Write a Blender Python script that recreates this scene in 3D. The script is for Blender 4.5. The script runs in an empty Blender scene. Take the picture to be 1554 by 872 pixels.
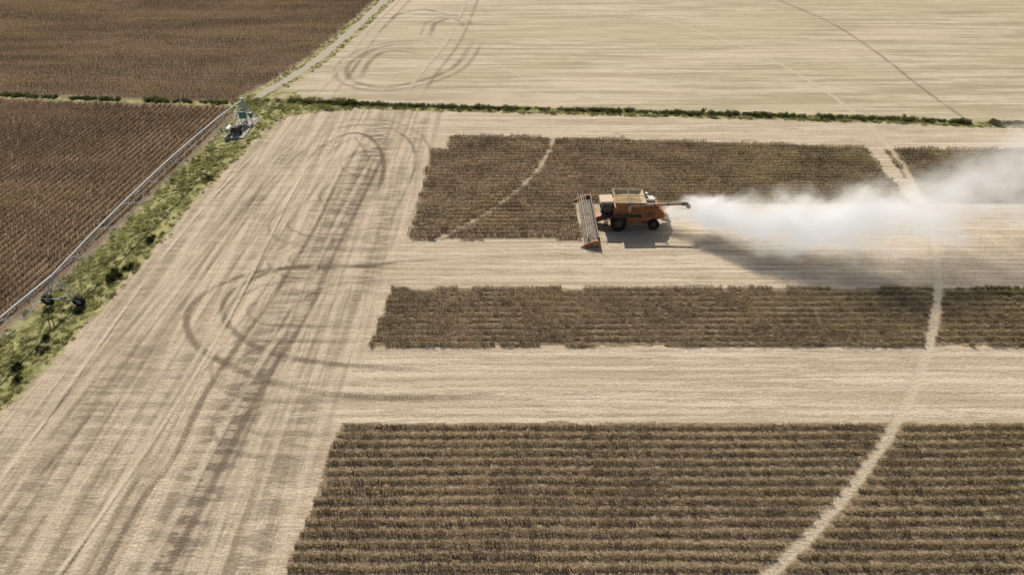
import bpy, bmesh, math, random
import numpy as np
from mathutils import Vector, Matrix
random.seed(7)
rng = np.random.default_rng(11)
scene = bpy.context.scene
scene.view_settings.view_transform = 'Standard'
scene.view_settings.look = 'None'
scene.view_settings.exposure = 0
COL = scene.collection

# ------------------------------------------------------------------ camera / light
cd = bpy.data.cameras.new("camera"); cam = bpy.data.objects.new("camera", cd); COL.objects.link(cam)
cd.sensor_width = 36; cd.lens = 24.32; cd.clip_end = 9000; cd.clip_start = 0.5
cam.location = (0, 0, 45); cam.rotation_euler = (math.radians(54.5), 0, 0)
scene.camera = cam
ELEV = 41.0; AZ = -12.0      # degrees, azimuth from +Y toward +X
w = bpy.data.worlds.new("World"); scene.world = w; w.use_nodes = True
nt = w.node_tree; bg = nt.nodes["Background"]; sky = nt.nodes.new("ShaderNodeTexSky")
sky.sky_type = 'NISHITA'; sky.sun_disc = False
sky.sun_elevation = math.radians(ELEV); sky.sun_rotation = math.radians(AZ)
sky.dust_density = 3.0
nt.links.new(sky.outputs[0], bg.inputs[0]); bg.inputs[1].default_value = 0.08
sd = bpy.data.lights.new("sun", 'SUN'); sun = bpy.data.objects.new("sun", sd); COL.objects.link(sun)
sd.energy = 4.9; sd.angle = math.radians(0.5); sd.color = (1.0, 0.94, 0.85)
a, e = math.radians(AZ), math.radians(ELEV)
sdir = Vector((math.sin(a)*math.cos(e), math.cos(a)*math.cos(e), math.sin(e)))
sun.rotation_euler = (-sdir).to_track_quat('-Z', 'Y').to_euler()

# ------------------------------------------------------------------ node helpers
class NB:
    def __init__(s, name, dim='3D'):
        s.m = bpy.data.materials.new(name); s.m.use_nodes = True; s.dim = dim
        s.t = s.m.node_tree; s.t.nodes.clear()
        s.out = s.t.nodes.new("ShaderNodeOutputMaterial")
    def n(s, typ, **kw):
        nd = s.t.nodes.new(typ)
        for k, v in kw.items(): setattr(nd, k, v)
        return nd
    def put(s, sock, v):
        if isinstance(v, bpy.types.NodeSocket): s.t.links.new(v, sock)
        elif v is not None:
            if isinstance(v, (tuple, list)) and len(v) == 3 and sock.type == 'RGBA': v = (*v, 1)
            sock.default_value = v
    def math(s, op, a, b=None, c=None, clamp=False):
        nd = s.n("ShaderNodeMath", operation=op); nd.use_clamp = clamp
        s.put(nd.inputs[0], a); s.put(nd.inputs[1], b); s.put(nd.inputs[2], c)
        return nd.outputs[0]
    def mix(s, f, a, b, blend='MIX'):
        nd = s.n("ShaderNodeMix", data_type='RGBA', blend_type=blend)
        s.put(nd.inputs[0], f); s.put(nd.inputs[6], a); s.put(nd.inputs[7], b)
        return nd.outputs[2]
    def ss(s, v, lo, hi, a=0.0, b=1.0):
        nd = s.n("ShaderNodeMapRange", interpolation_type='SMOOTHSTEP')
        s.put(nd.inputs[0], v); s.put(nd.inputs[1], lo); s.put(nd.inputs[2], hi)
        s.put(nd.inputs[3], a); s.put(nd.inputs[4], b)
        return nd.outputs[0]
    def pos(s):
        return s.n("ShaderNodeTexCoord").outputs["Object"]
    def noise(s, vec, sc, detail=3, rough=0.55, rot=0.0, loc=(0, 0, 0), dist=0.0):
        mp = s.n("ShaderNodeMapping"); s.t.links.new(vec, mp.inputs[0])
        mp.inputs["Scale"].default_value = sc if isinstance(sc, tuple) else (sc, sc, sc)
        mp.inputs["Rotation"].default_value = (0, 0, rot); mp.inputs["Location"].default_value = loc
        nd = s.n("ShaderNodeTexNoise"); nd.noise_dimensions = s.dim; nd.inputs["Scale"].default_value = 1
        nd.inputs["Detail"].default_value = detail; nd.inputs["Roughness"].default_value = rough
        nd.inputs["Distortion"].default_value = dist
        s.t.links.new(mp.outputs[0], nd.inputs["Vector"])
        return nd.outputs["Fac"]
    def principled(s, color, rough=0.8, metal=0.0, normal=None, spec=None, trans=0.0):
        p = s.n("ShaderNodeBsdfPrincipled")
        s.put(p.inputs["Base Color"], color); s.put(p.inputs["Roughness"], rough)
        s.put(p.inputs["Metallic"], metal)
        if normal is not None: s.t.links.new(normal, p.inputs["Normal"])
        if spec is not None: p.inputs["Specular IOR Level"].default_value = spec
        o = p.outputs[0]
        return o
    def leafy(s, color, trans):
        d = s.n("ShaderNodeBsdfDiffuse"); s.put(d.inputs[0], color)
        tr = s.n("ShaderNodeBsdfTranslucent"); s.put(tr.inputs[0], color)
        mx = s.n("ShaderNodeMixShader"); mx.inputs[0].default_value = trans
        s.t.links.new(d.outputs[0], mx.inputs[1]); s.t.links.new(tr.outputs[0], mx.inputs[2]); return mx.outputs[0]
    def fin(s, sh, vol=False):
        s.t.links.new(sh, s.out.inputs[1 if vol else 0]); return s.m

def paint(name, col, rough=0.5, metal=0.0, dust=0.35, dustcol=(0.42, 0.32, 0.2)):
    b = NB(name); p = b.pos()
    n1 = b.noise(p, 1.7, 5, 0.65); n2 = b.noise(p, 14, 3)
    f = b.ss(b.math('ADD', n1, b.math('MULTIPLY', n2, 0.3)), 0.45, 0.85, 0.0, dust)
    geo = b.n("ShaderNodeNewGeometry"); sx = b.n("ShaderNodeSeparateXYZ"); b.t.links.new(geo.outputs["Normal"], sx.inputs[0])
    up = b.ss(sx.outputs[2], 0.3, 1.0, 0, dust*0.9)
    c = b.mix(b.math('MAXIMUM', f, up), col, dustcol)
    return b.fin(b.principled(c, b.math('ADD', rough, b.math('MULTIPLY', f, 0.4), clamp=True), metal))

# ------------------------------------------------------------------ mesh helpers
def mesh_obj(name, verts, faces, mats=(), parent=None, smooth=False, loc=None):
    me = bpy.data.meshes.new(name); me.from_pydata([tuple(v) for v in verts], [], faces); me.update()
    for m in (mats if isinstance(mats, (list, tuple)) else [mats]): me.materials.append(m)
    if smooth: me.polygons.foreach_set("use_smooth", [True]*len(me.polygons))
    ob = bpy.data.objects.new(name, me); COL.objects.link(ob)
    if parent: ob.parent = parent
    if loc: ob.location = loc
    return ob
def empty(name, loc):
    o = bpy.data.objects.new(name, None); COL.objects.link(o); o.location = loc; o.empty_display_size = 0.5; return o
class MB:
    """accumulates simple solids into one mesh"""
    def __init__(s): s.v = []; s.f = []
    def add(s, vs, fs):
        o = len(s.v); s.v += [tuple(v) for v in vs]; s.f += [tuple(i+o for i in f) for f in fs]
    def box(s, x0, x1, y0, y1, z0, z1):
        s.add([(x0,y0,z0),(x1,y0,z0),(x1,y1,z0),(x0,y1,z0),(x0,y0,z1),(x1,y0,z1),(x1,y1,z1),(x0,y1,z1)],
              [(0,3,2,1),(4,5,6,7),(0,1,5,4),(1,2,6,5),(2,3,7,6),(3,0,4,7)])
    def prism(s, prof, y0, y1):
        n = len(prof)
        s.add([(x, y0, z) for x, z in prof]+[(x, y1, z) for x, z in prof],
              [tuple(range(n)), tuple(range(2*n-1, n-1, -1))]+[(i, i+n, (i+1) % n+n, (i+1) % n) for i in range(n)])
    def tube(s, p, q, r, seg=8, r2=None):
        p = Vector(p); q = Vector(q); d = (q-p)
        if d.length < 1e-6: return
        d.normalize(); r2 = r if r2 is None else r2
        u = d.orthogonal().normalized(); w_ = d.cross(u)
        vs = []
        for c, rr in ((p, r), (q, r2)):
            for i in range(seg):
                t = 2*math.pi*i/seg; vs.append(c+u*math.cos(t)*rr+w_*math.sin(t)*rr)
        s.add(vs, [(i, (i+1) % seg, (i+1) % seg+seg, i+seg) for i in range(seg)]+[tuple(range(seg-1, -1, -1)), tuple(range(seg, 2*seg))])
    def frust(s, b, t):
        s.add(b+t, [(0,3,2,1),(4,5,6,7),(0,1,5,4),(1,2,6,5),(2,3,7,6),(3,0,4,7)])
    def obj(s, name, mat, parent=None, bevel=0.0, smooth=False):
        o = mesh_obj(name, s.v, s.f, mat, parent, smooth)
        if bevel:
            m = o.modifiers.new("bevel", 'BEVEL'); m.width = bevel; m.segments = 2; m.limit_method = 'ANGLE'; m.angle_limit = 0.6
        return o
def wheel(name, c, R, W, rimr, mt, mr, parent, axis='y', lugs=22):
    """tyre with lugs + dished rim; axle along local y or x"""
    def T(x, y, z):
        return (c[0]+x, c[1]+y, c[2]+z) if axis == 'y' else (c[0]+y, c[1]+x, c[2]+z)
    prof = [(rimr, -W*.42), (rimr+.08, -W*.5), (R*.86, -W*.5), (R*.96, -W*.4), (R*.97, 0), (R*.96, W*.4), (R*.86, W*.5), (rimr+.08, W*.5), (rimr, W*.42)]
    S = 36; vs = []; fs = []; k = len(prof)
    for i in range(S):
        t = 2*math.pi*i/S
        for r, y in prof: vs.append(T(r*math.cos(t), y, r*math.sin(t)))
    for i in range(S):
        j = (i+1) % S
        for p in range(k-1): fs.append((i*k+p, i*k+p+1, j*k+p+1, j*k+p))
    b = MB(); b.add(vs, fs)
    for i in range(lugs):
        for sgn in (-1, 1):
            t = 2*math.pi*(i+(.5 if sgn > 0 else 0))/lugs; dt = .07; sk = .16
            q = []
            for (yy, tt) in ((0, t+sk), (W*.48*sgn, t)):
                for rr in (R*.94, R*1.03):
                    for d in (-dt/2, dt/2): q.append(T(rr*math.cos(tt+d), yy, rr*math.sin(tt+d)))
            b.add(q, [(0,1,3,2),(4,6,7,5),(0,4,5,1),(2,3,7,6),(0,2,6,4),(1,5,7,3)])
    b.obj(name+"_tire", mt, parent)
    r = MB()
    for y0, y1, rr in ((-W*.3, W*.3, rimr+.01), (-W*.42, W*.42, rimr*.35)):
        r.tube(T(0, y0, 0), T(0, y1, 0), rr, 20)
    r.obj(name+"_rim", mr, parent, 0.01)

# ------------------------------------------------------------------ numpy noise
def vn(x, y, sc, seed=0, octv=3):
    out = np.zeros_like(x, dtype=float); amp = 1.0; tot = 0
    for o in range(octv):
        T = np.random.default_rng(seed*31+o).random((256, 256))
        u = x/sc*(2**o)+seed*7.3; v = y/sc*(2**o)+seed*3.1
        iu = np.floor(u).astype(int); iv = np.floor(v).astype(int); fu = u-iu; fv = v-iv
        fu = fu*fu*(3-2*fu); fv = fv*fv*(3-2*fv)
        a00 = T[iu % 256, iv % 256]; a10 = T[(iu+1) % 256, iv % 256]; a01 = T[iu % 256, (iv+1) % 256]; a11 = T[(iu+1) % 256, (iv+1) % 256]
        out += amp*((a00*(1-fu)+a10*fu)*(1-fv)+(a01*(1-fu)+a11*fu)*fv); tot += amp; amp *= .5
    return out/tot
def sst(v, a, b):
    t = np.clip((v-a)/(b-a), 0, 1); return t*t*(3-2*t)

# ------------------------------------------------------------------ surveyed layout (metres)
GL = np.array([(-52.6,0),(-52.6,51),(-52.5,55),(-51.5,63),(-50,80),(-48.6,99),(-48,110),(-47.4,121.9)])
GR = np.array([(-46.5,0),(-45.5,39.7),(-45.1,49.1),(-43.9,60.7),(-43.3,72.3),(-42.4,90.2),(-40.6,106.9),(-38.6,113.5),(-30,117)])
HD = np.array([(-400,140),(-101.5,124.3),(-74.5,121.2),(-50.1,119.3),(-38.6,120),(-20.6,118),(7.2,116.1),(32.1,114.3),(56.4,112.5),(69.3,111.4),(76.2,110.2),(90.5,109.7),(400,100)])
RD = np.array([(-46.6,122),(-43.2,133.3),(-40.5,144),(-37.6,164.3),(-33.9,195.7),(-32.6,219.9),(-20,420)])
PIV = np.array((-44.6, 111.0))
gl = lambda y: np.interp(y, GL[:,1], GL[:,0]); gr = lambda y: np.interp(y, GR[:,1], GR[:,0])
hd = lambda x: np.interp(x, HD[:,0], HD[:,1]); rd = lambda y: np.interp(y, RD[:,1], RD[:,0])
edge = lambda y: np.interp(y, [0, 28, 42, 53, 63, 73, 100, 110], [-17.5,-16.2,-15.1,-14.3,-13.5,-12.9,-12.4,-12])
def ringd(x, y):
    r = np.hypot(x-PIV[0], y-PIV[1]); return abs(r-51.6), abs(r-104.0)
def in_crop(x, y, m=0.0):
    """standing crop inside the harvested quarter; m = shrink"""
    j = vn(x, y*0+3.0, 2.5, 4, 2)*0.6-0.3
    ed = x > edge(y)+m+(vn(y, y*0, 1.0, 9, 1)-.5)*.5
    a = ed & (y < 42.6+j-m)
    b_ = ed & (y > 52.9+j+m) & (y < 63.0+j-m)
    top = np.interp(x, [-12.5,-10,23.5,54,60,100], [100.6,105.6,103.4,100.9,100,100])+j
    c = ed & (y > 82.5+m) & (y < top-m) & ~((x < -9.9) & (y > 100.4))
    d = ed & (y > 73.3+m+j*.5) & (y <= 82.5+m) & (x < 8.6-m)
    gx = 55.6+(y-90)*.08+(vn(y, y*0, 3, 19)-.5)*2
    gap = abs(x-gx) < 1.3
    return a | b_ | ((c) & ~gap) | d

# ------------------------------------------------------------------ ground sheet
def axis(segs):
    out = [segs[0][0]]
    for a_, b_, st in segs: 
        n = max(1, int(round((b_-a_)/st))); out += list(np.linspace(a_, b_, n+1)[1:])
    return np.array(out)
xs = axis([(-4000,-900,400),(-900,-300,60),(-300,-150,10),(-150,-60,.5),(-60,62,.24),(62,150,.5),(150,300,10),(300,900,60),(900,4000,400)])
ys = axis([(-900,-100,100),(-100,15,8),(15,60,.18),(60,125,.26),(125,215,.45),(215,320,5),(320,900,60),(900,5000,400)])
X, Y = np.meshgrid(xs, ys); nx, ny = len(xs), len(ys)
wob = (vn(X, Y, 1.4, 2, 3)-.5)*1.6
gmask = sst(X-gl(Y)+wob, -.5, .6)*(1-sst(X-gr(Y)+wob, -.5, .5))*(Y < hd(X)+.5)
dh = Y-hd(X)
hw = np.where(X < -50, .8, np.where(X < -28, 2.6, 1.5))
hmask = 1-sst(abs(dh+.2+wob*.5), hw*.7, hw*1.2)
tri = (X > -50) & (X < -36) & (dh > -4) & (dh < 6) & (X < rd(Y)+6)
rdd = abs(X-rd(Y)); inr = Y > 121
rg = np.where(inr, sst(rdd+wob*.7, .7, 1.2)*(1-sst(rdd+wob*.7, 1.8, 3.0))*.8, 0)
grass = np.clip(np.maximum.reduce([gmask, hmask, rg, tri*sst(vn(X, Y, 2.5, 6), .35, .6)]), 0, 1)
leftf = (1-sst(X-gl(Y)+wob*.4, -.5, .5))*(dh < 0)
upl = (dh >= 0)*(1-sst(X-rd(Y)+2.4+wob*.4, -.5, .5))*(Y > 110)*(X < -20)
brown = np.clip(leftf+upl, 0, 1)
crop = in_crop(X, Y, .0)*1.0
road = np.where(inr, 1-sst(rdd+wob*.35, .6, 1.2), 0)
r1, r2 = ringd(X, Y)
ring = np.maximum((1-sst(r1+wob*.12, .10, .36))*.65, (1-sst(r2+wob*.12, .2, .55)))
ring = ring*((X > -12)+.25*(X > -38))*(Y < 190); ring = np.clip(ring, 0, 1)
xsh = X-.055*(Y-60)
headl = (X > gr(Y))*(1-sst(xsh+14.2+wob*.3, -1.5, .3))*(Y < 118)
g = lambda c, w_: np.exp(-((xsh-c+(vn(X*0, Y, 18, 5)-.5)*2.2)/w_)**2)
yn = vn(X, Y, 8, 8, 3)
dark = headl*np.clip(1.0*g(-23.6, 2.4)*np.clip(.6+1.3*(vn(X*0, Y, 13, 12, 2)-.3), 0, 1)+.5*g(-36.5, 2.0)*sst(yn, .45, .65)+.45*g(-31.2, 1.6)*sst(yn, .48, .68)+.6*g(-17.6, 1.6)*sst(1-yn, .4, .6)+.3*g(-42, 1.4), 0, 1)
upr = (dh > 0)*(1-brown)
A = np.stack([grass, brown, dark, np.ones_like(X)], -1).reshape(-1, 4).astype(np.float32)
B = np.stack([headl, upr, road, np.ones_like(X)], -1).reshape(-1, 4).astype(np.float32)
C = np.stack([crop, ring, np.zeros_like(X), np.ones_like(X)], -1).reshape(-1, 4).astype(np.float32)
Z = -0.35*(gmask*sst(gl(Y)+3.0-X, -1.5, 1.0)) + grass*(vn(X, Y, 1.2, 3)-.5)*.25*(grass > .3)
Z = Z-ring*.03
V = np.stack([X, Y, Z], -1).reshape(-1, 3).astype(np.float32)
idx = np.arange(nx*ny).reshape(ny, nx)
F = np.stack([idx[:-1,:-1], idx[:-1,1:], idx[1:,1:], idx[1:,:-1]], -1).reshape(-1, 4)
gm = bpy.data.meshes.new("ground")
gm.vertices.add(len(V)); gm.vertices.foreach_set("co", V.ravel())
gm.loops.add(F.size); gm.loops.foreach_set("vertex_index", F.ravel().astype(np.int32))
gm.polygons.add(len(F)); gm.polygons.foreach_set("loop_start", np.arange(0, F.size, 4, dtype=np.int32)); gm.polygons.foreach_set("loop_total", np.full(len(F), 4, dtype=np.int32))
gm.update(calc_edges=True)
for nm, arr in (("A", A), ("B", B), ("C", C)):
    at = gm.attributes.new(nm, 'FLOAT_COLOR', 'POINT'); at.data.foreach_set("color", arr.ravel())
ground = bpy.data.objects.new("ground", gm); COL.objects.link(ground)
gm.polygons.foreach_set("use_smooth", np.ones(len(F), dtype=bool))

b = NB("field_soil", '2D'); p = b.pos()
def attr(nm):
    at = b.n("ShaderNodeAttribute"); at.attribute_name = nm; s_ = b.n("ShaderNodeSeparateColor"); b.t.links.new(at.outputs["Color"], s_.inputs[0]); return s_.outputs
a_, b_, c_ = attr("A"), attr("B"), attr("C")
sep = b.n("ShaderNodeSeparateXYZ"); b.t.links.new(p, sep.inputs[0])
big = b.noise(p, .028, 3, .55)
mid = b.noise(p, (.09, .16, 1), 3, .6, loc=(3, 8, 0))
streak = b.noise(p, (.035, .9, 1), 4, .62)
streak2 = b.noise(p, (.25, 3.2, 1), 4, .7, loc=(4, 2, 0))
fine = b.noise(p, (1.6, 4.5, 1), 4, .75)
grain = b.noise(p, 5.5, 4, .7)
colst = b.noise(p, (1.1, .05, 1), 4, .62, rot=-.055)
colst2 = b.noise(p, (4.5, .5, 1), 3, .7, rot=-.055)
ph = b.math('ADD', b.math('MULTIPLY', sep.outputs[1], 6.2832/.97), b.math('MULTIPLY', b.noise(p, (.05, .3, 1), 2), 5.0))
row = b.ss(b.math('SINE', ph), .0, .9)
pale = b.mix(b.ss(streak, .35, .65), (.46, .365, .25), (.63, .525, .385))
pale = b.mix(b.ss(big, .4, .65, 0, .5), pale, (.55, .44, .315))
pale = b.mix(b.math('MULTIPLY', b.ss(streak2, .48, .70, 0, .85), b.ss(mid, .3, .65, .35, 1)), pale, (.31, .25, .17))
pale = b.mix(b.math('MULTIPLY', row, b.ss(fine, .38, .60, 0, .55)), pale, (.29, .23, .155))  # darker row lines: stubble residue, with furrow shadow put into the colour
far_s = b.noise(p, (.03, .55, 1), 5, .68, loc=(1, 5, 0)); far_b = b.noise(p, (.02, .045, 1), 3, .6, loc=(7, 2, 0))
up = b.mix(b.ss(far_s, .36, .62), (.35, .29, .19), (.60, .515, .37))
up = b.mix(b.ss(streak2, .42, .68, 0, .7), up, (.32, .265, .17))
up = b.mix(b.ss(far_b, .42, .62, 0, .5), up, (.44, .385, .235))
up = b.mix(b.ss(far_b, .5, .3, 0, .45), up, (.60, .48, .345))
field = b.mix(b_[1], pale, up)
hcol = b.mix(b.ss(colst, .36, .62), (.40, .32, .22), (.63, .515, .375))
hcol = b.mix(b.ss(colst2, .45, .7, 0, .5), hcol, (.37, .295, .205))
field = b.mix(b.math('MULTIPLY', b_[0], .7), field, hcol)
# left-over residue rungs (rows run across the headland)
rung = b.math('MULTIPLY', b.ss(b.noise(p, (.24, 1.15, 1), 3, .6, loc=(9, 1, 0)), .43, .55), b.ss(fine, .3, .6, .45, 1))
rf = b.math('MULTIPLY', b_[0], b.math('MULTIPLY', rung, b.ss(colst, .62, .38, .08, .42)))
field = b.mix(rf, field, (.24, .19, .135))
dk = b.math('MULTIPLY', a_[2], b.ss(rung, 0, 1, .25, 1.0), clamp=True)
field = b.mix(dk, field, (.19, .155, .11))
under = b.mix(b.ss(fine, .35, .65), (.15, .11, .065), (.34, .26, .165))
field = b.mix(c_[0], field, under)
lf = b.mix(b.ss(far_b, .35, .65), (.17, .12, .072), (.24, .17, .105))
lf = b.mix(b.ss(grain, .45, .7, 0, .6), lf, (.30, .22, .14))
field = b.mix(a_[1], field, lf)
ringc = b.mix(b.ss(fine, .35, .65), (.47, .39, .275), (.60, .51, .375))
field = b.mix(b.math('MULTIPLY', c_[1], .75), field, ringc)
gn = b.noise(p, .55, 4, .65)
gcol = b.mix(b.ss(gn, .35, .62), (.16, .165, .055), (.38, .35, .16))
field = b.mix(a_[0], field, gcol)
rc = b.mix(b.ss(grain, .35, .65), (.33, .29, .225), (.50, .44, .34))
field = b.mix(b_[2], field, rc)
litter = b.ss(grain, .3, .75, .78, 1.19)
field = b.mix(1.0, field, litter, 'MULTIPLY')
bump = b.n("ShaderNodeBump"); bump.inputs["Strength"].default_value = .7; bump.inputs["Distance"].default_value = .14
b.t.links.new(fine, bump.inputs["Height"])
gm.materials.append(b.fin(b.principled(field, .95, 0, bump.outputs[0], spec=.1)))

# ------------------------------------------------------------------ tyre tracks (ribbons lying on the soil)
def smooth_line(pts, step=.5, closed=False):
    P = [np.array(q, float) for q in pts]; out = []
    P = [2*P[0]-P[1]]+P+[2*P[-1]-P[-2]]
    for i in range(1, len(P)-2):
        n = max(2, int(np.linalg.norm(P[i+1]-P[i])/step))
        for k in range(n):
            t = k/n
            out.append(.5*((2*P[i])+(-P[i-1]+P[i+1])*t+(2*P[i-1]-5*P[i]+4*P[i+1]-P[i+2])*t*t+(-P[i-1]+3*P[i]-3*P[i+1]+P[i+2])*t**3))
    out.append(P[-2]); return np.array(out)
def track_mat(name, col, amax, lug):
    b = NB(name, '2D'); uv = b.n("ShaderNodeUVMap").outputs[0]; s_ = b.n("ShaderNodeSeparateXYZ"); b.t.links.new(uv, s_.inputs[0])
    u, v = s_.outputs[0], s_.outputs[1]
    ce = b.math('ABSOLUTE', b.math('SUBTRACT', u, .5)); p = b.pos()
    n1 = b.noise(p, 2.2, 4, .65); n2 = b.noise(p, .18, 3, .6)
    edge_ = b.ss(b.math('ADD', ce, b.math('MULTIPLY', b.math('SUBTRACT', n1, .5), .5)), .12, .48, 1, 0)
    ch = b.ss(b.math('SINE', b.math('MULTIPLY', b.math('ADD', v, b.math('MULTIPLY', ce, .5)), 6.2832/.34)), -.4, .6, 1-lug, 1)
    al = b.math('MULTIPLY', b.math('MULTIPLY', edge_, ch), b.math('MULTIPLY', b.ss(n2, .30, .60, .3, 1), amax), clamp=True)
    al = b.math('MULTIPLY', al, b.ss(n1, .3, .6, .5, 1))
    at = b.n("ShaderNodeAttribute"); at.attribute_name = "fade"
    al = b.math('MULTIPLY', al, at.outputs["Fac"])
    tr = b.n("ShaderNodeBsdfTransparent"); mx = b.n("ShaderNodeMixShader"); b.t.links.new(al, mx.inputs[0])
    df = b.n("ShaderNodeBsdfDiffuse"); df.inputs[0].default_value = (*col, 1)
    b.t.links.new(tr.outputs[0], mx.inputs[1]); b.t.links.new(df.outputs[0], mx.inputs[2])
    return b.fin(mx.outputs[0])
TD = track_mat("track_soil_dark", (.20, .155, .11), .8, .35)
TM = track_mat("track_soil_medium", (.25, .20, .14), .6, .3)
TP = track_mat("track_soil_pale", (.64, .54, .40), .8, .2)
TF = track_mat("track_soil_faint", (.29, .235, .165), .42, .25)
tv, tf, tu, tm, tfd = [], [], [], [], []; zc = [.006]
def ribbon(pts, w_, mi):
    L = smooth_line(pts); d = np.gradient(L, axis=0); d /= np.linalg.norm(d, axis=1)[:, None]+1e-9
    nrm = np.stack([-d[:,1], d[:,0]], 1); ln = np.concatenate([[0], np.cumsum(np.linalg.norm(np.diff(L, axis=0), axis=1))])
    o = len(tv); tot = ln[-1]
    for q, n_, l in zip(L, nrm, ln):
        tv.append((*(q-n_*w_/2), zc[0])); tv.append((*(q+n_*w_/2), zc[0])); tu.append((0, l)); tu.append((1, l))
        fd = min(1, l/7, (tot-l)/7); tfd.extend((fd, fd))
    for i in range(len(L)-1): tf.append((o+2*i, o+2*i+1, o+2*i+3, o+2*i+2)); tm.append(mi)
    zc[0] += .004
def off(pts, d_):
    L = np.array(pts, float); g_ = np.gradient(L, axis=0); g_ /= np.linalg.norm(g_, axis=1)[:, None]
    return [tuple(q) for q in L+np.stack([-g_[:,1], g_[:,0]], 1)*d_]
t1 = [(-30.4,8),(-29.6,20),(-29.2,28.1),(-29,34.3),(-28.2,39),(-28.3,46),(-27.7,51.5),(-26.6,59),(-25.8,66.5),(-25.1,77.1),(-24.8,92.3),(-24.1,101.7)]
t2 = [(-25.6,8),(-25,20),(-24.6,28.1),(-24,35.6),(-23.6,42.7),(-22.9,50.5),(-21.7,57.8),(-21.5,67.9),(-20.8,78.8),(-20,92.3),(-19.5,99.2)]
t3 = [(-40,12),(-40,25),(-40,34.3),(-40.4,46),(-39.6,61.3),(-38.2,80.5),(-35.7,96.8),(-32.3,108.3)]
t4 = [(-33.4,8),(-33.4,20),(-33.4,28.1),(-33.6,36.9),(-33.2,47.7),(-32.8,62.6),(-31.9,77.1),(-30.6,92.3)]
t5 = [(-20.4,8),(-20.4,20),(-20.4,28.1),(-20.6,38.3),(-20.2,47.7),(-19.6,59),(-18,67.9)]
loopo = [(-8,68.9),(-10.7,68.6),(-16.8,67.6),(-22.8,66.9),(-27.4,66.8),(-30.8,65.4),(-33.6,62.8),(-34.6,59.5),(-34,56.7),(-32,53.5),(-28.8,51),(-23.5,48.2),(-18.1,46.4),(-10.7,45.7),(-1,46)]
loopi = [(-12,66.9),(-16.7,67.2),(-21.4,67.6),(-26.6,66.9),(-29.7,64.5),(-31.3,61.3),(-30.5,57.8),(-27.2,54),(-22.5,51.5),(-16.4,50.2),(-7,49.4)]
loop3 = [(-10,64.8),(-13.3,64.5),(-19.1,63.9),(-22.6,61.3),(-23.9,56.7),(-23.7,52.5),(-24.5,46)]
c1 = [(-31.1,94.5),(-29.7,101.2),(-26.5,106.1),(-23,104.8),(-19.9,98),(-18.7,90.2),(-19.3,82.3)]
c2 = [(-31,106.5),(-26,109.7),(-20.4,108.3),(-16.2,102.9),(-14.4,94.5),(-14.9,86.1),(-16,75.4)]
ua = [(-8.4,159.1),(-11.6,140.5),(-17.4,131.8),(-24.5,128.1),(-30.8,131.8),(-33.3,140.5),(-30.7,150.3),(-25.7,155),(-20,156)]
ub = [(-30.5,167),(-29.7,172.8),(-28.4,180.8),(-23.1,185.3),(-17.8,182),(-15,178)]; ub2 = [(-18.7,160),(-18.7,165.4),(-18.3,172.8),(-14.9,177),(-12.2,172.8),(-11.5,167)]
uc = [(-29.4,132),(-29.4,142.7),(-27.7,149.3),(-23.6,150.3),(-18,147)]
uv1 = [(-36,122),(-34.9,136.5),(-33.5,167.1),(-30.4,195.7),(-29,230)]; uv2 = [(-16.5,122),(-15.1,134.5),(-11.4,159.1),(-9.2,195.7),(-8,230)]
TR = [(loopo, 1.15, 0), (loopi, 1.1, 0), (loop3, .8, 1), (t1, .9, 0), (off(t1, -3.0), .8, 3), (t2, .9, 0), (t3, .7, 2), (off(t3, -2.6), .7, 3), (off(t3, 2.4), .6, 2),
                   (t4, .7, 3), (off(t4, -2.2), .8, 2), (t5, .7, 3), (off(t5, 1.6), .9, 2), (c1, 1.1, 0), (c2, .9, 1), (off(c2, 2.4), .8, 3), (off(c1, -2.2), .8, 3),
                   (ua, 1.8, 1), (off(ua, 2.2), 1.5, 3), (ub, 1.8, 1), (ub2, 1.8, 1), (off(ub2, 2.2), 1.2, 3), (uc, 1.8, 1), (off(uc, 2.2), 1.2, 3),
                   (uv1, 1.4, 2), (off(uv1, -3), 1.2, 3), (uv2, 1.2, 3), (off(uv2, 3), 1.4, 2),
                   (off(t2, 1.5), 1.2, 2), (off(t1, 1.8), 1.2, 2), ([(77,109),(76.9,127),(77.8,149),(76.7,173),(71,196),(60,230)], 1.0, 1)]
for k in range(7):      # faint overlapping turning tracks at the row ends
    y0 = 44+k*8.5+random.uniform(-2, 2); r = random.uniform(4, 6.5); cx_ = random.uniform(-24, -19)
    arc = [(-13.5, y0-r)]+[(cx_-r*1.3*math.sin(math.pi*i/6), y0-r*math.cos(math.pi*i/6)) for i in range(7)]+[(-13.5, y0+r)]
    TR += [(arc, .7, 3), (off(arc, -2.4), .7, 3)]
for k in range(8):
    x0 = random.uniform(-42, -18); wv = random.uniform(.5, 1.5)
    TR.append(([(x0+.055*(y-60)+wv*math.sin(y*.06+k), y) for y in range(12, 108, 8)], random.uniform(.5, .9), random.choice((2, 3, 3))))
for L_, w_, m_ in TR: ribbon(L_, w_, m_)
tr_ = mesh_obj("tire_tracks", tv, tf, [TD, TM, TP, TF])
tr_.data.polygons.foreach_set("material_index", tm)
uvl = tr_.data.uv_layers.new(name="UVMap")
li = np.zeros(len(tr_.data.loops), dtype=np.int32); tr_.data.loops.foreach_get("vertex_index", li)
uvl.data.foreach_set("uv", np.array(tu, dtype=np.float32)[li].ravel())
at = tr_.data.attributes.new("fade", 'FLOAT', 'POINT'); at.data.foreach_set("value", np.array(tfd, dtype=np.float32))

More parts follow.
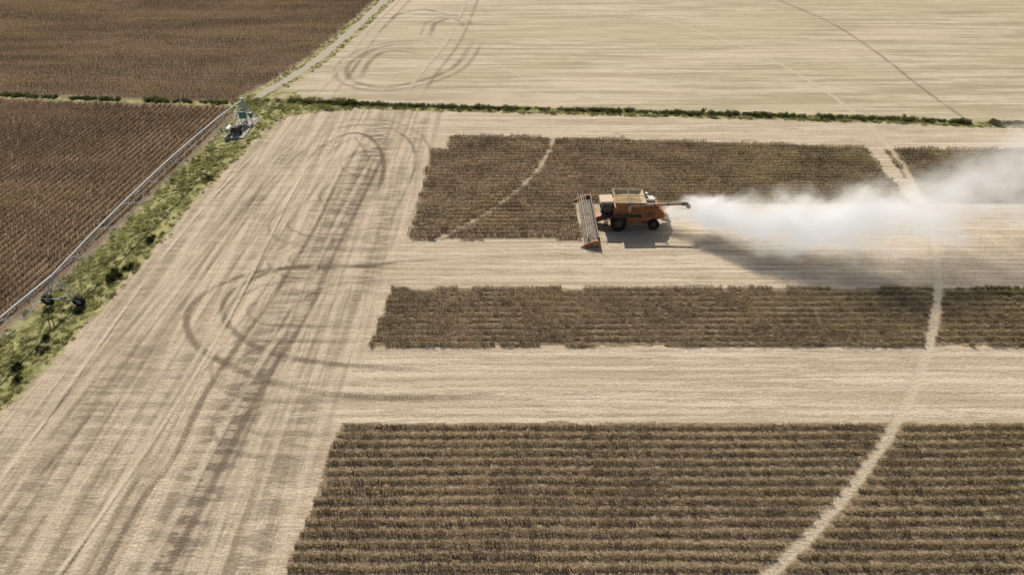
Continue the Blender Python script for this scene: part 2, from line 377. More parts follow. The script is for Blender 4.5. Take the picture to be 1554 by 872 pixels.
# ------------------------------------------------------------------ scatter machinery
def proto_col(name, obs):
    c = bpy.data.collections.new(name)
    for o in obs: c.objects.link(o)
    return c
def raw_obj(name, verts, faces, cols, mat):
    me = bpy.data.meshes.new(name); me.from_pydata(verts, [], faces); me.update()
    at = me.attributes.new("tint", 'FLOAT', 'FACE'); at.data.foreach_set("value", cols)
    me.materials.append(mat); return bpy.data.objects.new(name, me)
def scatter(name, pts, rot, scl, idx_, col):
    me = bpy.data.meshes.new(name); n = len(pts)
    me.vertices.add(n); me.vertices.foreach_set("co", np.asarray(pts, np.float32).ravel())
    at = me.attributes.new("rot", 'FLOAT_VECTOR', 'POINT'); at.data.foreach_set("vector", np.asarray(rot, np.float32).ravel())
    at = me.attributes.new("scl", 'FLOAT_VECTOR', 'POINT'); at.data.foreach_set("vector", np.asarray(scl, np.float32).ravel())
    at = me.attributes.new("pick", 'INT', 'POINT'); at.data.foreach_set("value", np.asarray(idx_, np.int32))
    ob = bpy.data.objects.new(name, me); COL.objects.link(ob)
    ng = bpy.data.node_groups.new(name+"_gn", 'GeometryNodeTree')
    ng.interface.new_socket("Geometry", in_out='INPUT', socket_type='NodeSocketGeometry')
    ng.interface.new_socket("Geometry", in_out='OUTPUT', socket_type='NodeSocketGeometry')
    N = ng.nodes; L = ng.links
    gi = N.new("NodeGroupInput"); go = N.new("NodeGroupOutput"); ip = N.new("GeometryNodeInstanceOnPoints")
    ci = N.new("GeometryNodeCollectionInfo"); ci.inputs[0].default_value = col; ci.inputs[1].default_value = True; ci.inputs[2].default_value = True
    def na(nm, ty):
        q = N.new("GeometryNodeInputNamedAttribute"); q.data_type = ty; q.inputs[0].default_value = nm
        return [o for o in q.outputs if o.enabled and o.name == "Attribute"][0]
    L.new(gi.outputs[0], ip.inputs["Points"]); L.new(ci.outputs[0], ip.inputs["Instance"]); ip.inputs["Pick Instance"].default_value = True
    L.new(na("pick", 'INT'), ip.inputs["Instance Index"])
    L.new(na("rot", 'FLOAT_VECTOR'), ip.inputs["Rotation"]); L.new(na("scl", 'FLOAT_VECTOR'), ip.inputs["Scale"])
    L.new(ip.outputs[0], go.inputs[0])
    m = ob.modifiers.new("scatter", 'NODES'); m.node_group = ng
    return ob
def plant_mat(name, c0, c1, c2, trans=.3, green=None, patch=None):
    b = NB(name, '2D'); at = b.n("ShaderNodeAttribute"); at.attribute_name = "tint"
    oi = b.n("ShaderNodeObjectInfo")
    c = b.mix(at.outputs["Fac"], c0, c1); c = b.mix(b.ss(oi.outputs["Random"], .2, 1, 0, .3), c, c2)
    if green:
        nz = b.noise(oi.outputs["Location"], .06, 2); sx = b.n("ShaderNodeSeparateXYZ"); b.t.links.new(oi.outputs["Location"], sx.inputs[0])
        f = b.ss(b.math('ADD', sx.outputs[0], b.math('MULTIPLY', nz, 30)), 28, 55, 0, .55)
        c = b.mix(f, c, b.mix(at.outputs["Fac"], (.09, .075, .03), green))
    if patch:
        v = b.ss(b.noise(oi.outputs["Location"], patch, 4, .6), .33, .67, .62, 1.32)
        c = b.mix(1.0, c, v, 'MULTIPLY')
    return b.fin(b.leafy(c, trans))
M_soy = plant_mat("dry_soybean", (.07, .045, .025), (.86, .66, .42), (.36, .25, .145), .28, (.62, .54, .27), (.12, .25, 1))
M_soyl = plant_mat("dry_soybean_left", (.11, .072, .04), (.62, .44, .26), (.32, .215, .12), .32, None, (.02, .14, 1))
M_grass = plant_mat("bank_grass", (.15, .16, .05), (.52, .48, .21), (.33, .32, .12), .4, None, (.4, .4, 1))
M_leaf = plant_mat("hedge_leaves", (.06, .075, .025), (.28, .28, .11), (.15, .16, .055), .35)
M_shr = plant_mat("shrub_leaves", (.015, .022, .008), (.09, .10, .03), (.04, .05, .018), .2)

def quad(vs, fs, cs, c, u, v, col):
    o = len(vs); c = Vector(c); u = Vector(u); v = Vector(v)
    vs += [tuple(c-u), tuple(c+u), tuple(c+u+v), tuple(c-u+v)]; fs.append((o, o+1, o+2, o+3)); cs.append(col)
def soy_seg(name, mat, n=26, L=1.0, h=.8, spread=.10):
    vs, fs, cs = [], [], []
    for i in range(n):
        x = -L/2+L*(i+random.random())/n; y = random.gauss(0, spread); hh = h*random.uniform(.7, 1.1); ang = random.uniform(0, math.pi)
        lean = Vector((random.gauss(0, .10), random.gauss(0, .10), hh))
        w_ = random.uniform(.014, .026); u = Vector((math.cos(ang), math.sin(ang), 0))*w_
        t = random.random()
        quad(vs, fs, cs, (x, y, 0), u, lean*.55, .05+.25*t); quad(vs, fs, cs, Vector((x, y, 0))+lean*.55, u, lean*.45, .4+.6*t)  # stem and leaf tint darker towards the base: row shade put into colour
        for k in range(5):
            f = random.uniform(.25, 1.0); a2 = random.uniform(0, 6.28); r = random.uniform(.03, .12)
            d = Vector((math.cos(a2)*r, math.sin(a2)*r, random.uniform(-.04, .12)))
            q = Vector((x, y, 0))+lean*f
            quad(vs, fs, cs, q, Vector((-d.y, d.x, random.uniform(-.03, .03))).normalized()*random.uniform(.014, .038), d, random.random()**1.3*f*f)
    return raw_obj(name, vs, fs, cs, mat)
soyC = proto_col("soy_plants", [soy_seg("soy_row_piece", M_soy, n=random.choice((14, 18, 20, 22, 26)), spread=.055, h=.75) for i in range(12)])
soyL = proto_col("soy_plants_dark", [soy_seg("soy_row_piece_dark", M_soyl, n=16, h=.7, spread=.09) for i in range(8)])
def tuft(name, mat, n, R, h, w_=.02):
    vs, fs, cs = [], [], []
    for i in range(n):
        a2 = random.uniform(0, 6.28); r = R*math.sqrt(random.random()); c = Vector((math.cos(a2)*r, math.sin(a2)*r, -.05))
        le = Vector((random.gauss(0, .35), random.gauss(0, .35), 1))*h*random.uniform(.4, 1.1)
        an = random.uniform(0, 3.14); u = Vector((math.cos(an), math.sin(an), 0))*random.uniform(.6, 1.5)*w_
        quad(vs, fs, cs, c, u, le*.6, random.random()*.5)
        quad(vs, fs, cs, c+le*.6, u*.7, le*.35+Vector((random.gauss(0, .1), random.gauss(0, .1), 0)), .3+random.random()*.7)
    return raw_obj(name, vs, fs, cs, mat)
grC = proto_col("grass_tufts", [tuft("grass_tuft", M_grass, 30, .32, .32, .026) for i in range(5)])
def shrub(name, n, R, mat):
    vs, fs, cs = [], [], []
    lobes = [(Vector((random.gauss(0, .35)*R, random.gauss(0, .35)*R, R*random.uniform(.35, .9))), R*random.uniform(.35, .6)) for _ in range(6)]
    for k in range(9):
        c, r = random.choice(lobes); quad(vs, fs, cs, (0, 0, 0), (.015, 0, 0), c, .1)
    for i in range(n):
        c, r = random.choice(lobes); d = Vector((random.gauss(0, 1), random.gauss(0, 1), random.gauss(0, 1))).normalized()*r*random.uniform(.5, 1.1)
        q = c+d; q.z = max(q.z, .03)
        u = Vector((random.gauss(0, 1), random.gauss(0, 1), random.gauss(0, .6))).normalized(); v = u.orthogonal().normalized()
        s_ = random.uniform(.035, .075)
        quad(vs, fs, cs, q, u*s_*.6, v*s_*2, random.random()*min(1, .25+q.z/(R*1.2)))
    return raw_obj(name, vs, fs, cs, mat)
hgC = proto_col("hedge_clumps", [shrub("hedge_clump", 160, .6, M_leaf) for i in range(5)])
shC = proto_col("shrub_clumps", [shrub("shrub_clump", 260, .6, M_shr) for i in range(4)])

def rows_x(x0, x1, y0, y1, sp, seg, keep):
    P = []
    yy = np.arange(y0, y1, sp)
    for y in yy:
        x = np.arange(x0, x1, seg)+rng.uniform(0, seg); P.append(np.stack([x, y+(vn(x, x*0+y, 9, 77, 2)-.5)*.25], 1))
    P = np.concatenate(P); P[:,1] += rng.normal(0, .015, len(P)); return P[keep(P[:,0], P[:,1])]
def crop_obj(name, P, col, ncol, seg, rot, hs=1.0, seed=1):
    n = len(P); nz = vn(P[:,0], P[:,1], 4, seed, 3)
    rz = rot+np.where(rng.random(n) < .5, 0, math.pi)+rng.normal(0, .03, n)
    R = np.stack([rng.normal(0, .04, n), rng.normal(0, .04, n), rz], 1)
    h = hs*(.65+.7*nz)*rng.uniform(.85, 1.15, n)*np.where(rng.random(n) < .06, .5, 1); S = np.stack([np.full(n, seg*1.05), rng.uniform(.8, 1.3, n), h], 1)
    return scatter(name, np.concatenate([P, np.zeros((n, 1))], 1), R, S, rng.integers(0, ncol, n), col)
def keepc(x, y):
    q1, q2 = ringd(x, y); return in_crop(x, y, .15) & (q1 > .36) & (q2 > .55)
cx = lambda y0, y1: (lambda x, y: keepc(x, y) & (y > y0) & (y < y1))
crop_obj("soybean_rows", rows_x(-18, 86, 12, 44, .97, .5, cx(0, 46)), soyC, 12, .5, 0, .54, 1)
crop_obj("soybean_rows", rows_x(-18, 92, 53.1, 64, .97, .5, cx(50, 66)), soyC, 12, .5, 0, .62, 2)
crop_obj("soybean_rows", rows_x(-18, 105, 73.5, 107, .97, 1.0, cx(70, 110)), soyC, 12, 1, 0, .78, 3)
# left field: rows follow the bank
P = []
for i in range(110):
    y = np.arange(25, 122, 1.0)+rng.uniform(0, 1); P.append(np.stack([gl(y)-1.1-i*.97+rng.normal(0, .03, len(y)), y], 1))
P = np.concatenate(P); P = P[(P[:,1] < hd(P[:,0])-1.8)]
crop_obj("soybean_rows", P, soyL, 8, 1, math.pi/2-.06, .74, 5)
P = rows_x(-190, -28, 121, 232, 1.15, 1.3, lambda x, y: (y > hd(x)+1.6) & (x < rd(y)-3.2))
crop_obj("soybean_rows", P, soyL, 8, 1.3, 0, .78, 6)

# bank grass
def scat_area(n, x0, x1, y0, y1, keep):
    P = np.stack([rng.uniform(x0, x1, n), rng.uniform(y0, y1, n)], 1); return P[keep(P[:,0], P[:,1])]
def tufts(name, P, col, nc, s0, s1, zs=1.0, z=0.0):
    n = len(P); nz = vn(P[:,0], P[:,1], 1.8, 7, 2); s_ = (s0+(s1-s0)*nz)*rng.uniform(.7, 1.3, n)
    return scatter(name, np.concatenate([P, np.full((n, 1), z)], 1), np.stack([rng.normal(0, .1, n), rng.normal(0, .1, n), rng.uniform(0, 6.28, n)], 1),
                   np.stack([s_, s_, s_*zs], 1), rng.integers(0, nc, n), col)
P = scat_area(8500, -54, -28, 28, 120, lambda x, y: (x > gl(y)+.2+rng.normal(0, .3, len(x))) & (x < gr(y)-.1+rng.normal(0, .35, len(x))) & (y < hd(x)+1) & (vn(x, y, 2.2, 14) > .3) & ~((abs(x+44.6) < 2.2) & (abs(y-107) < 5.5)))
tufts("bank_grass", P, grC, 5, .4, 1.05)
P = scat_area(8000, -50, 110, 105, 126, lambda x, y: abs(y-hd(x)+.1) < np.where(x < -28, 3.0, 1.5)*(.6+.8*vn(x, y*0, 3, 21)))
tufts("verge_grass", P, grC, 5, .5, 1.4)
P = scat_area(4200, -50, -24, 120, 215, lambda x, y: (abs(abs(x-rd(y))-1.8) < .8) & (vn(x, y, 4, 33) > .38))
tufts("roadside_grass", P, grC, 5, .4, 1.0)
P = scat_area(900, 49, 66, 53, 63, lambda x, y: (vn(x, y, 3, 61) > .52) & (x > 50+vn(y, y, 4, 62)*3))
tufts("weeds", P, grC, 5, .5, 1.0)
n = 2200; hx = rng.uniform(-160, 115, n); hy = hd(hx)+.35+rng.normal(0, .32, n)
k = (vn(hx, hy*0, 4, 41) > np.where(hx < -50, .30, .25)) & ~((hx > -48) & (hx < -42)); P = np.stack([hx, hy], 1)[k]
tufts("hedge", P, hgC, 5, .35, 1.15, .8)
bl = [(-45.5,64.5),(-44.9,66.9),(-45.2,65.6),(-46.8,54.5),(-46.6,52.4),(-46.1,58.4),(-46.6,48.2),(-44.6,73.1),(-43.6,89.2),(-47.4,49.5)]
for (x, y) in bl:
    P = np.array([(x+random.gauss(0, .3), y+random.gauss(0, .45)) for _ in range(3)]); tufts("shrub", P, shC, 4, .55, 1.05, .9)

# ------------------------------------------------------------------ paints
m_red = paint("combine_red", (.42, .12, .03), .55, 0, .5, (.38, .25, .13))
m_tan = paint("dusty_white_panel", (.56, .44, .29), .6, 0, .45)
m_dark = paint("dark_machinery", (.03, .027, .024), .6, 0, .3)
m_steel = paint("galvanized_steel", (.38, .42, .44), .6, .15, .15)
m_reel = paint("dusty_reel_steel", (.34, .31, .26), .7, .2, .5)
m_rub = paint("rubber", (.014, .013, .012), .9, 0, .2, (.12, .09, .06))
m_rim = paint("rim_grey", (.10, .085, .07), .7, .1, .4, (.2, .15, .1))
m_white = paint("white_paint", (.62, .60, .55), .5, 0, .25)
m_conc = paint("concrete", (.34, .32, .28), .9, 0, .3)
m_blue = paint("blue_panel", (.08, .22, .27), .5, 0, .2)
m_orange = paint("orange_divider", (.45, .14, .03), .5, 0, .45)
m_grain = paint("grain", (.34, .24, .11), .95, 0, .1)
g_ = NB("cab_glass"); m_glass = g_.fin(g_.principled((.03, .04, .045), .06, 0))

# ------------------------------------------------------------------ combine harvester (drives toward -x)
CB = empty("combine_harvester", (15.0, 77.4, 0))
q = MB(); q.prism([(-2.3,1.25),(-2.3,3.0),(1.4,3.05),(3.3,2.95),(4.05,2.3),(4.2,1.5),(2.3,1.0),(-.8,.85)], -1.4, 1.4); q.obj("body", m_red, CB, .06)
q = MB()
for sy in (-1, 1):
    y0, y1 = (sy*1.4, sy*1.52) if sy > 0 else (sy*1.52, sy*1.4)
    q.prism([(-.4,1.5),(-.4,2.75),(1.6,2.8),(1.6,1.4)], y0, y1); q.prism([(1.7,1.4),(1.7,2.8),(3.1,2.7),(3.8,2.2),(3.9,1.6)], y0, y1)
q.obj("side_panels", m_red, CB, .04)
q = MB()
for sy in (-1, 1):
    for i in range(7): q.box(1.9, 2.9, sy*1.53-.012, sy*1.53+.012, 1.75+i*.12, 1.80+i*.12)
    q.box(-.2, 1.4, sy*1.53-.01, sy*1.53+.01, 2.45, 2.6)
    q.box(-2.2, -.5, sy*1.41-.03, sy*1.41+.03, 1.35, 1.9)
q.prism([(-.6,.75),(-.9,1.0),(2.4,1.1),(2.3,.65)], -1.1, 1.1); q.obj("louvres_and_underbody", m_dark, CB)
q = MB(); q.box(-1.9, 1.35, -1.42, 1.42, 3.0, 3.4); q.obj("grain_tank", m_red, CB, .04)
# flared, open tank extensions
q = MB(); lo = [(-1.8,-1.35,3.4),(1.25,-1.35,3.4),(1.25,1.35,3.4),(-1.8,1.35,3.4)]; hi = [(-2.2,-1.8,3.95),(1.65,-1.8,3.85),(1.65,1.8,3.85),(-2.2,1.8,3.95)]
lo2 = [(-1.74,-1.29,3.41),(1.19,-1.29,3.41),(1.19,1.29,3.41),(-1.74,1.29,3.41)]; hi2 = [(-2.13,-1.73,3.95),(1.58,-1.73,3.85),(1.58,1.73,3.85),(-2.13,1.73,3.95)]
q.add(lo+hi+lo2+hi2, [(i, (i+1) % 4, (i+1) % 4+4, i+4) for i in range(4)]+[(i+8, i+12, (i+1) % 4+12, (i+1) % 4+8) for i in range(4)]+[(i+4, (i+1) % 4+4, (i+1) % 4+12, i+12) for i in range(4)])
q.obj("tank_extensions", m_tan, CB)
gv = []; gf = []; n = 14
for j in range(n+1):
    for i in range(n+1):
        x = -1.8+3.05*i/n; y = -1.36+2.72*j/n; gv.append((x, y, 3.44+.25*math.exp(-((x+.3)**2+y*y)*.8)+random.uniform(-.015, .015)))
gf = [(j*(n+1)+i, j*(n+1)+i+1, (j+1)*(n+1)+i+1, (j+1)*(n+1)+i) for j in range(n) for i in range(n)]
mesh_obj("grain_load", gv, gf, m_grain, CB, True)
q = MB(); q.tube((-.3,-1.2,3.55), (-.3,0,4.0), .14, 10); q.tube((-2.1,0,3.95), (1.6,0,3.88), .035, 6); q.tube((-.3,-1.75,3.93), (-.3,1.75,3.93), .035, 6); q.obj("tank_auger", m_reel, CB)
# cab
q = MB(); q.prism([(-3.75,1.95),(-3.55,1.65),(-2.35,1.65),(-2.35,3.3),(-3.55,3.3)], -.92, .92); q.obj("cab_glass", m_glass, CB, .05)
q = MB()
for sy in (-.93, .93):
    q.tube((-3.75,sy,1.95), (-3.56,sy,3.32), .045, 6); q.tube((-2.4,sy,1.65), (-2.4,sy,3.32), .05, 6); q.tube((-3.55,sy,1.65), (-2.4,sy,1.65), .05, 6)
q.box(-3.6, -2.3, -.95, .95, 1.45, 1.66); q.obj("cab_frame", m_dark, CB)
q = MB(); q.frust([(-4.0,-1.08,3.31),(-2.25,-1.08,3.31),(-2.25,1.08,3.31),(-4.0,1.08,3.31)], [(-3.85,-.95,3.56),(-2.3,-.98,3.6),(-2.3,.98,3.6),(-3.85,.95,3.56)]); q.obj("cab_roof", m_tan, CB, .05)
q = MB()
for sy in (-1, 1):
    q.tube((-3.6,sy*1.0,2.9), (-3.9,sy*1.65,2.9), .025, 6); q.box(-3.95, -3.88, sy*1.65-.12, sy*1.65+.12, 2.5, 3.0)
for i in range(5): q.box(-3.4, -2.9, -1.75+.02*i, -1.45, .55+i*.26, .59+i*.26)
for xx in (-3.42, -2.88): q.tube((xx,-1.7,.5), (xx,-1.5,2.7), .025, 6)
q.tube((-3.42,-1.5,2.7), (-2.88,-1.5,2.7), .025, 6); q.box(-3.45, -2.3, -1.5, -.97, 1.6, 1.66)
q.box(-2.3, 1.2, -2.2, -1.55, 1.98, 2.04)      # side walkway over the front wheel
q.obj("ladder_and_mirrors", m_dark, CB)
# engine deck
q = MB(); q.box(1.7, 3.3, -1.2, 1.2, 2.95, 3.3); q.obj("engine_hood", m_red, CB, .08)
q = MB(); q.tube((2.0,.75,3.3), (2.0,.75,3.95), .2, 14); q.tube((1.75,-.5,3.52), (2.9,-.5,3.5), .23, 14); q.box(2.2, 3.1, .1, 1.05, 3.3, 3.42); q.obj("air_intake", m_white, CB, .02)
q = MB(); q.tube((3.0,.85,3.3), (3.0,.85,4.0), .07, 10); q.box(1.45, 1.66, -1.3, 1.3, 3.06, 3.7); q.obj("exhaust_and_radiator", m_dark, CB)
q = MB()
for (x0, y0, x1, y1) in ((1.8,1.35,3.3,1.35),(3.3,1.35,3.3,-1.2),(1.8,-1.35,3.3,-1.35)):
    for z in (3.45, 3.8): q.tube((x0,y0,z), (x1,y1,z), .02, 6)
for (x, y) in ((1.8,1.35),(2.5,1.35),(3.3,1.35),(3.3,0),(3.3,-1.2),(1.8,-1.35)): q.tube((x,y,2.95), (x,y,3.8), .02, 6)
q.obj("handrail", m_dark, CB)
# straw hood / spreader
q = MB(); q.prism([(4.0,2.15),(4.75,1.7),(4.85,1.0),(4.0,.9)], -1.1, 1.1); q.obj("straw_hood", m_red, CB, .05)
q = MB()
for sy in (-.55, .55): q.tube((4.7,sy,.82), (4.7,sy,.9), .5, 18)
q.prism([(4.75,1.0),(5.2,.8),(5.15,.75),(4.7,.9)], -1.2, 1.2); q.obj("straw_spreader", m_dark, CB)
# unloading auger folded back on the near side
q = MB(); q.tube((-.35,-1.5,2.5), (-.35,-1.72,3.55), .24, 14); q.tube((-.35,-1.72,3.5), (6.2,-1.72,3.72), .19, 16); q.obj("unloading_auger", m_tan, CB, 0, True)
q = MB()
for xx in (.9, 2.6, 4.3, 6.0): q.tube((xx,-1.72,3.5+(xx+.35)*.0336), (xx+.09,-1.72,3.5+(xx+.44)*.0336), .23, 16)
q.tube((6.15,-1.72,3.72), (6.75,-1.72,3.7), .25, 14); q.tube((6.6,-1.72,3.72), (7.0,-1.75,3.25), .22, 12, .3); q.tube((3.2,-1.45,2.9), (3.2,-1.72,3.42), .05, 6); q.obj("auger_spout", m_dark, CB)
# feeder house, axles
q = MB(); q.prism([(-4.45,.35),(-4.45,1.15),(-2.4,2.05),(-2.2,1.2)], -.68, .68); q.obj("feeder_house", m_red, CB, .04)
q = MB(); q.tube((-1.6,-1.6,1.0), (-1.6,1.6,1.0), .2, 10); q.tube((2.9,-1.5,.72), (2.9,1.5,.72), .14, 10); q.box(-2.1, -1.1, -.9, .9, .8, 1.3); q.obj("axles", m_dark, CB)
for sy in (-1, 1):
    wheel("front_wheel", (-1.6, sy*1.85, 1.0), .98, .78, .5, m_rub, m_rim, CB); wheel("rear_wheel", (2.9, sy*1.6, .7), .69, .5, .34, m_rub, m_rim, CB)
# header
W2 = 5.75
q = MB(); q.box(-4.55, -4.46, -W2, W2, .35, 1.2); q.tube((-4.5,-W2,1.28), (-4.5,W2,1.28), .1, 10); q.tube((-4.4,-W2,.4), (-4.4,W2,.4), .09, 8)
for i in range(9): y = -W2+i*2*W2/8; q.box(-4.44, -4.34, y-.05, y+.05, .35, 1.25)
q.obj("header_frame", m_dark, CB)
q = MB(); q.add([(-4.56,-W2,.55),(-4.56,W2,.55),(-5.95,W2,.14),(-5.95,-W2,.14),(-4.56,-W2,.48),(-4.56,W2,.48),(-5.95,W2,.08),(-5.95,-W2,.08)], [(0,1,2,3),(7,6,5,4),(0,3,7,4),(1,5,6,2),(3,2,6,7)]); q.obj("draper_deck", m_dark, CB)
q = MB()
for i in range(46):
    y = -W2+.12+i*(2*W2-.24)/45; q.prism([(-4.6,.545),(-5.85,.18),(-5.85,.20),(-4.6,.575)], y-.012, y+.012)
    q.prism([(-5.92,.10),(-6.12,.13),(-5.92,.16)], y-.03, y+.03)
q.obj("belt_slats_and_knife", m_reel, CB)
q = MB(); RX, RZ, RR = -5.75, 1.12, .55
q.tube((RX,-W2+.2,RZ), (RX,W2-.2,RZ), .08, 10); q.obj("reel_shaft", m_reel, CB)
q = MB(); bats = MB()
for k in range(6):
    t = k*math.pi/3+.3; bx, bz = RX+RR*math.cos(t), RZ+RR*math.sin(t)
    bats.tube((bx,-W2+.2,bz), (bx,W2-.2,bz), .03, 6)
    for i in range(9): y = -W2+.25+i*(2*W2-.5)/8; q.tube((RX,y,RZ), (bx,y,bz), .025, 5)
    for i in range(60): y = -W2+.3+i*(2*W2-.6)/59; bats.tube((bx,y,bz), (bx+.04,y,bz-.24), .009, 3)
q.obj("reel_spiders", m_reel, CB); bats.obj("reel_bats", m_reel, CB)
q = MB()
for y in (-W2+.05, 0, W2-.05): q.tube((-4.5,y,1.35), (RX,y,RZ), .05, 6)
q.obj("reel_arms", m_orange, CB)
q = MB()
for sy in (-1, 1):
    y = sy*(W2+.12); q.prism([(-4.35,.12),(-4.35,1.0),(-4.9,.95),(-6.0,.5),(-6.7,.08),(-6.0,.05)], y-.09, y+.09)
q.obj("crop_dividers", m_orange, CB, .03)

# ------------------------------------------------------------------ center pivot irrigation
CP = empty("center_pivot_irrigator", (PIV[0], PIV[1], 0))
dv = Vector((-3.7, -51.0, 0)).normalized(); pv = Vector((-dv.y, dv.x, 0)); SL = 51.3
def pt(s_, side, z): return dv*s_+pv*side+Vector((0, 0, z))
pipe = MB(); rods = MB(); strut = MB(); ZP = 3.85
for sp in range(2):
    N_ = 9
    def arch(t): return ZP+.9*4*t*(1-t)
    prev = None
    for i in range(25):
        t = i/24; P_ = pt(sp*SL+t*SL, 0, arch(t))
        if prev: pipe.tube(prev, P_, .1, 10)
        prev = P_
    for sd_ in (-1, 1):
        pr = pt(sp*SL+.3, 0, ZP-.1)
        for i in range(1, N_):
            t = i/N_; lo_ = pt(sp*SL+t*SL, sd_*.75, arch(t)-1.35-.1*math.sin(t*math.pi))
            rods.tube(pr, lo_, .022, 5); pr = lo_
            for dt in (-.5/N_, .5/N_): strut.tube(lo_, pt(sp*SL+(t+dt)*SL, 0, arch(t+dt)), .028, 5)
        rods.tube(pr, pt(sp*SL+SL-.3, 0, ZP-.1), .022, 5)
    for i in range(1, N_):
        t = i/N_; z_ = arch(t)-1.35-.1*math.sin(t*math.pi); strut.tube(pt(sp*SL+t*SL, -.75, z_), pt(sp*SL+t*SL, .75, z_), .028, 5)
pipe.obj("pipe", m_steel, CP); rods.obj("truss_rods", m_steel, CP); strut.obj("truss_struts", m_steel, CP)
drops = MB()
for i in range(34):
    s_ = 1.5+i*3.0; t = (s_ % SL)/SL; z_ = ZP+.9*4*t*(1-t); drops.tube(pt(s_, .12, z_), pt(s_, .12, 1.7), .012, 4)
drops.obj("drop_hoses", m_dark, CP)
for sp in (1, 2):
    fr = MB(); s_ = sp*SL
    top = [pt(s_-.35, 0, ZP-.1), pt(s_+.35, 0, ZP-.1)]
    for sd_ in (-1, 1):
        for j, dd in enumerate((-.35, .35)):
            fr.tube(top[j], pt(s_+dd*.6, sd_*1.65, .75), .055, 6)
        fr.tube(pt(s_-.3, sd_*.95, 2.1), pt(s_+.3, sd_*.95, 2.1), .03, 5)
    fr.tube(pt(s_, -2.0, .72), pt(s_, 2.0, .72), .09, 8); fr.tube(pt(s_, -.85, 2.3), pt(s_, .85, 2.3), .035, 6)
    for sd_ in (-1, 1): fr.tube(pt(s_, sd_*1.65, .75), pt(s_-sd_*0.0+3.2, 0, ZP-.6), .03, 5); fr.tube(pt(s_, sd_*1.65, .75), pt(s_-3.2, 0, ZP-.6), .03, 5)
    fr.obj("tower_frame", m_steel, CP)
    bx = MB(); c_0 = pt(s_, .1, .85); bx.box(c_0.x-.25, c_0.x+.25, c_0.y-.18, c_0.y+.18, .78, 1.1); bx.obj("drive_motor", m_dark, CP, .03)
    for sd_ in (-1, 1): wc = pt(s_, sd_*1.75, .62); wheel("tower_wheel", (wc.x, wc.y, .62), .62, .42, .3, m_rub, m_steel, CP)
pc = MB()
for sx in (-1, 1):
    for sy in (-1, 1): pc.tube((sx*1.6,sy*1.6,0), (sx*.25,sy*.25,3.6), .07, 6)
for z, r in ((1.0,1.22),(2.2,.76)):
    c4 = [(-r,-r,z),(r,-r,z),(r,r,z),(-r,r,z)]
    for i in range(4): pc.tube(c4[i], c4[(i+1) % 4], .045, 6)
pc.tube((0,0,0), (0,0,3.7), .13, 12); pc.tube((0,0,3.7), (0,0,4.15), .22, 12); pc.tube((0,0,3.95), tuple(pt(.3,0,ZP)), .12, 10); pc.obj("pivot_tower", m_steel, CP)
pb = MB(); pb.box(-.55, .55, -1.5, -1.1, 1.2, 2.3); pb.box(.9, 1.3, -.9, -.2, 1.1, 1.9); pb.obj("control_panel", m_blue, CP, .03)
pd = MB(); pd.box(-1.8, 1.8, -1.8, 1.8, -.3, .14); pd.obj("pivot_pad", m_conc, CP, .04)
# pump set
PU = empty("diesel_irrigation_pump", (-44.5, 106.6, 0))
q = MB(); q.box(-1.6, 1.5, -2.6, 2.0, -.3, .18); q.obj("concrete_pad", m_conc, PU, .05)
q = MB(); q.box(-.5, .4, -1.2, .5, .45, 1.25); q.box(-.55, .45, -1.45, -1.25, .35, 1.45); q.box(-.2, .2, .5, 1.1, .5, .95)
for k in range(6): q.tube((-.5+.15*k-.0,-.9,1.25), (-.5+.15*k,-.2,1.35), .05, 6)
q.tube((.2,.1,1.25), (.2,.1,1.9), .05, 8); q.obj("engine", m_dark, PU, .04)
q = MB(); q.tube((-1.2,-1.8,1.0), (-1.2,-.2,1.0), .42, 18); q.tube((.1,1.0,.7), (.1,1.9,.7), .28, 14); q.obj("fuel_tank", m_white, PU, .04)
q = MB(); q.box(-.6, .5, -1.6, 1.2, .3, .42)
for yy in (-1.5, -.5): q.tube((-1.3,yy,.18), (-1.3,yy,.75), .04, 6)
q.tube((.1,1.7,.7), (.1,4.2,.5), .16, 12); q.tube((.1,1.7,.7), (1.4,1.7,.2), .16, 12); q.obj("skid_and_pipes", m_steel, PU)
for sx in (-1, 1): wheel("pump_wheel", (sx*.75-.05, -1.0, .48), .34, .2, .18, m_rub, m_rim, PU, 'x', 12)

# ------------------------------------------------------------------ dust plume (volume)
AX = [(18.6,77.0,1.8,1.5),(22.5,75.8,2.2,2.6),(27,73.3,2.8,3.7),(33,71.0,3.4,4.8),(40,69.8,4.2,5.8),(48,70.5,5.4,7.0),(57,73.5,7.2,8.2),(68,77,9.2,9.4),(84,80,10.6,10.6),(100,83,11.4,11.4)]
dv_, df_ = [], []; S = 20
for (x, y, z, r) in AX:
    for k in range(S):
        t = 2*math.pi*k/S; R_ = r*1.45
        dv_.append((x, y+R_*math.cos(t), max(.05, z+R_*.95*math.sin(t))))
for i in range(len(AX)-1):
    for k in range(S): j = (k+1) % S; df_.append((i*S+k, i*S+j, (i+1)*S+j, (i+1)*S+k))
df_.append(tuple(range(S-1, -1, -1))); df_.append(tuple(range((len(AX)-1)*S, len(AX)*S)))
b = NB("airborne_dust_with_glow"); p = b.pos(); s_ = b.n("ShaderNodeSeparateXYZ"); b.t.links.new(p, s_.inputs[0])
x0, x1 = 18.6, 100.0
tx = b.math('DIVIDE', b.math('SUBTRACT', s_.outputs[0], x0), x1-x0, clamp=True)
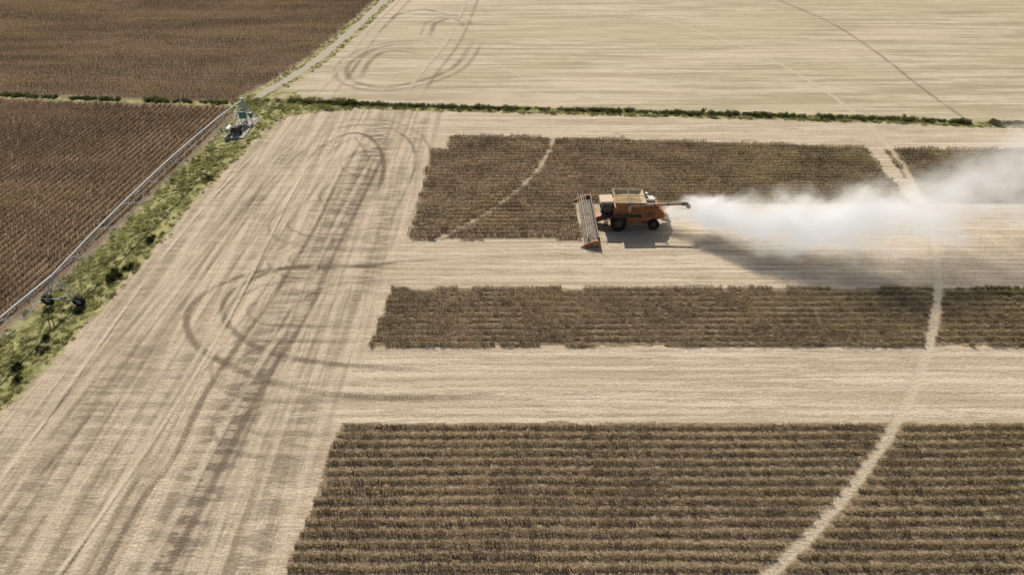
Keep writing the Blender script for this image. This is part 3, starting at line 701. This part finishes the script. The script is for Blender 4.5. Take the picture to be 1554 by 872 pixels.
def curve(vals, scale):
    nd = b.n("ShaderNodeFloatCurve"); b.t.links.new(tx, nd.inputs["Value"]); c = nd.mapping.curves[0]
    pts = [((x-x0)/(x1-x0), v/scale) for x, v in vals]
    c.points[0].location = pts[0]; c.points[1].location = pts[-1]
    for q_ in pts[1:-1]: c.points.new(*q_)
    nd.mapping.update(); return b.math('MULTIPLY', nd.outputs[0], scale)
cy = curve([(a0[0], a0[1]) for a0 in AX], 100); cz = curve([(a0[0], a0[2]) for a0 in AX], 12); cr = curve([(a0[0], a0[3]) for a0 in AX], 12)
cdn = curve([(18.6,1.1),(24,1.7),(32,1.2),(40,.62),(48,.27),(58,.14),(72,.095),(86,.07),(100,.0)], 2)
dy = b.math('SUBTRACT', s_.outputs[1], cy); dz = b.math('SUBTRACT', s_.outputs[2], cz)
dist = b.math('DIVIDE', b.math('SQRT', b.math('ADD', b.math('MULTIPLY', dy, dy), b.math('MULTIPLY', dz, dz))), cr)
n1 = b.noise(p, (.19, .27, .27), 5, .62, dist=.4)
fall = b.math('ADD', b.math('SUBTRACT', 1.0, dist), b.math('MULTIPLY', b.math('SUBTRACT', n1, .5), 2.7))
fall = b.ss(fall, -.15, 1.1)
den = b.math('MULTIPLY', b.math('MULTIPLY', fall, fall), cdn)
den = b.math('MULTIPLY', den, b.ss(dist, .6, 1.35, 1, 0))
vs_ = b.n("ShaderNodeVolumeScatter"); vs_.inputs["Color"].default_value = (.96, .90, .82, 1); vs_.inputs["Anisotropy"].default_value = .2
b.t.links.new(den, vs_.inputs["Density"])
em = b.n("ShaderNodeEmission"); em.inputs[0].default_value = (1, .91, .79, 1); b.t.links.new(b.math('MULTIPLY', den, .34), em.inputs[1])  # added glow scaled by density, standing in for multiply scattered sunlight
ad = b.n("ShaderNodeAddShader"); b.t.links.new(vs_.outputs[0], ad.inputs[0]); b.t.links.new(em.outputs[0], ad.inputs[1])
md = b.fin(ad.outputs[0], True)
try: md.cycles.volume_step_rate = 0.3
except Exception as ex: print(ex)
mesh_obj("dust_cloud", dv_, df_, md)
print("done", nx*ny)
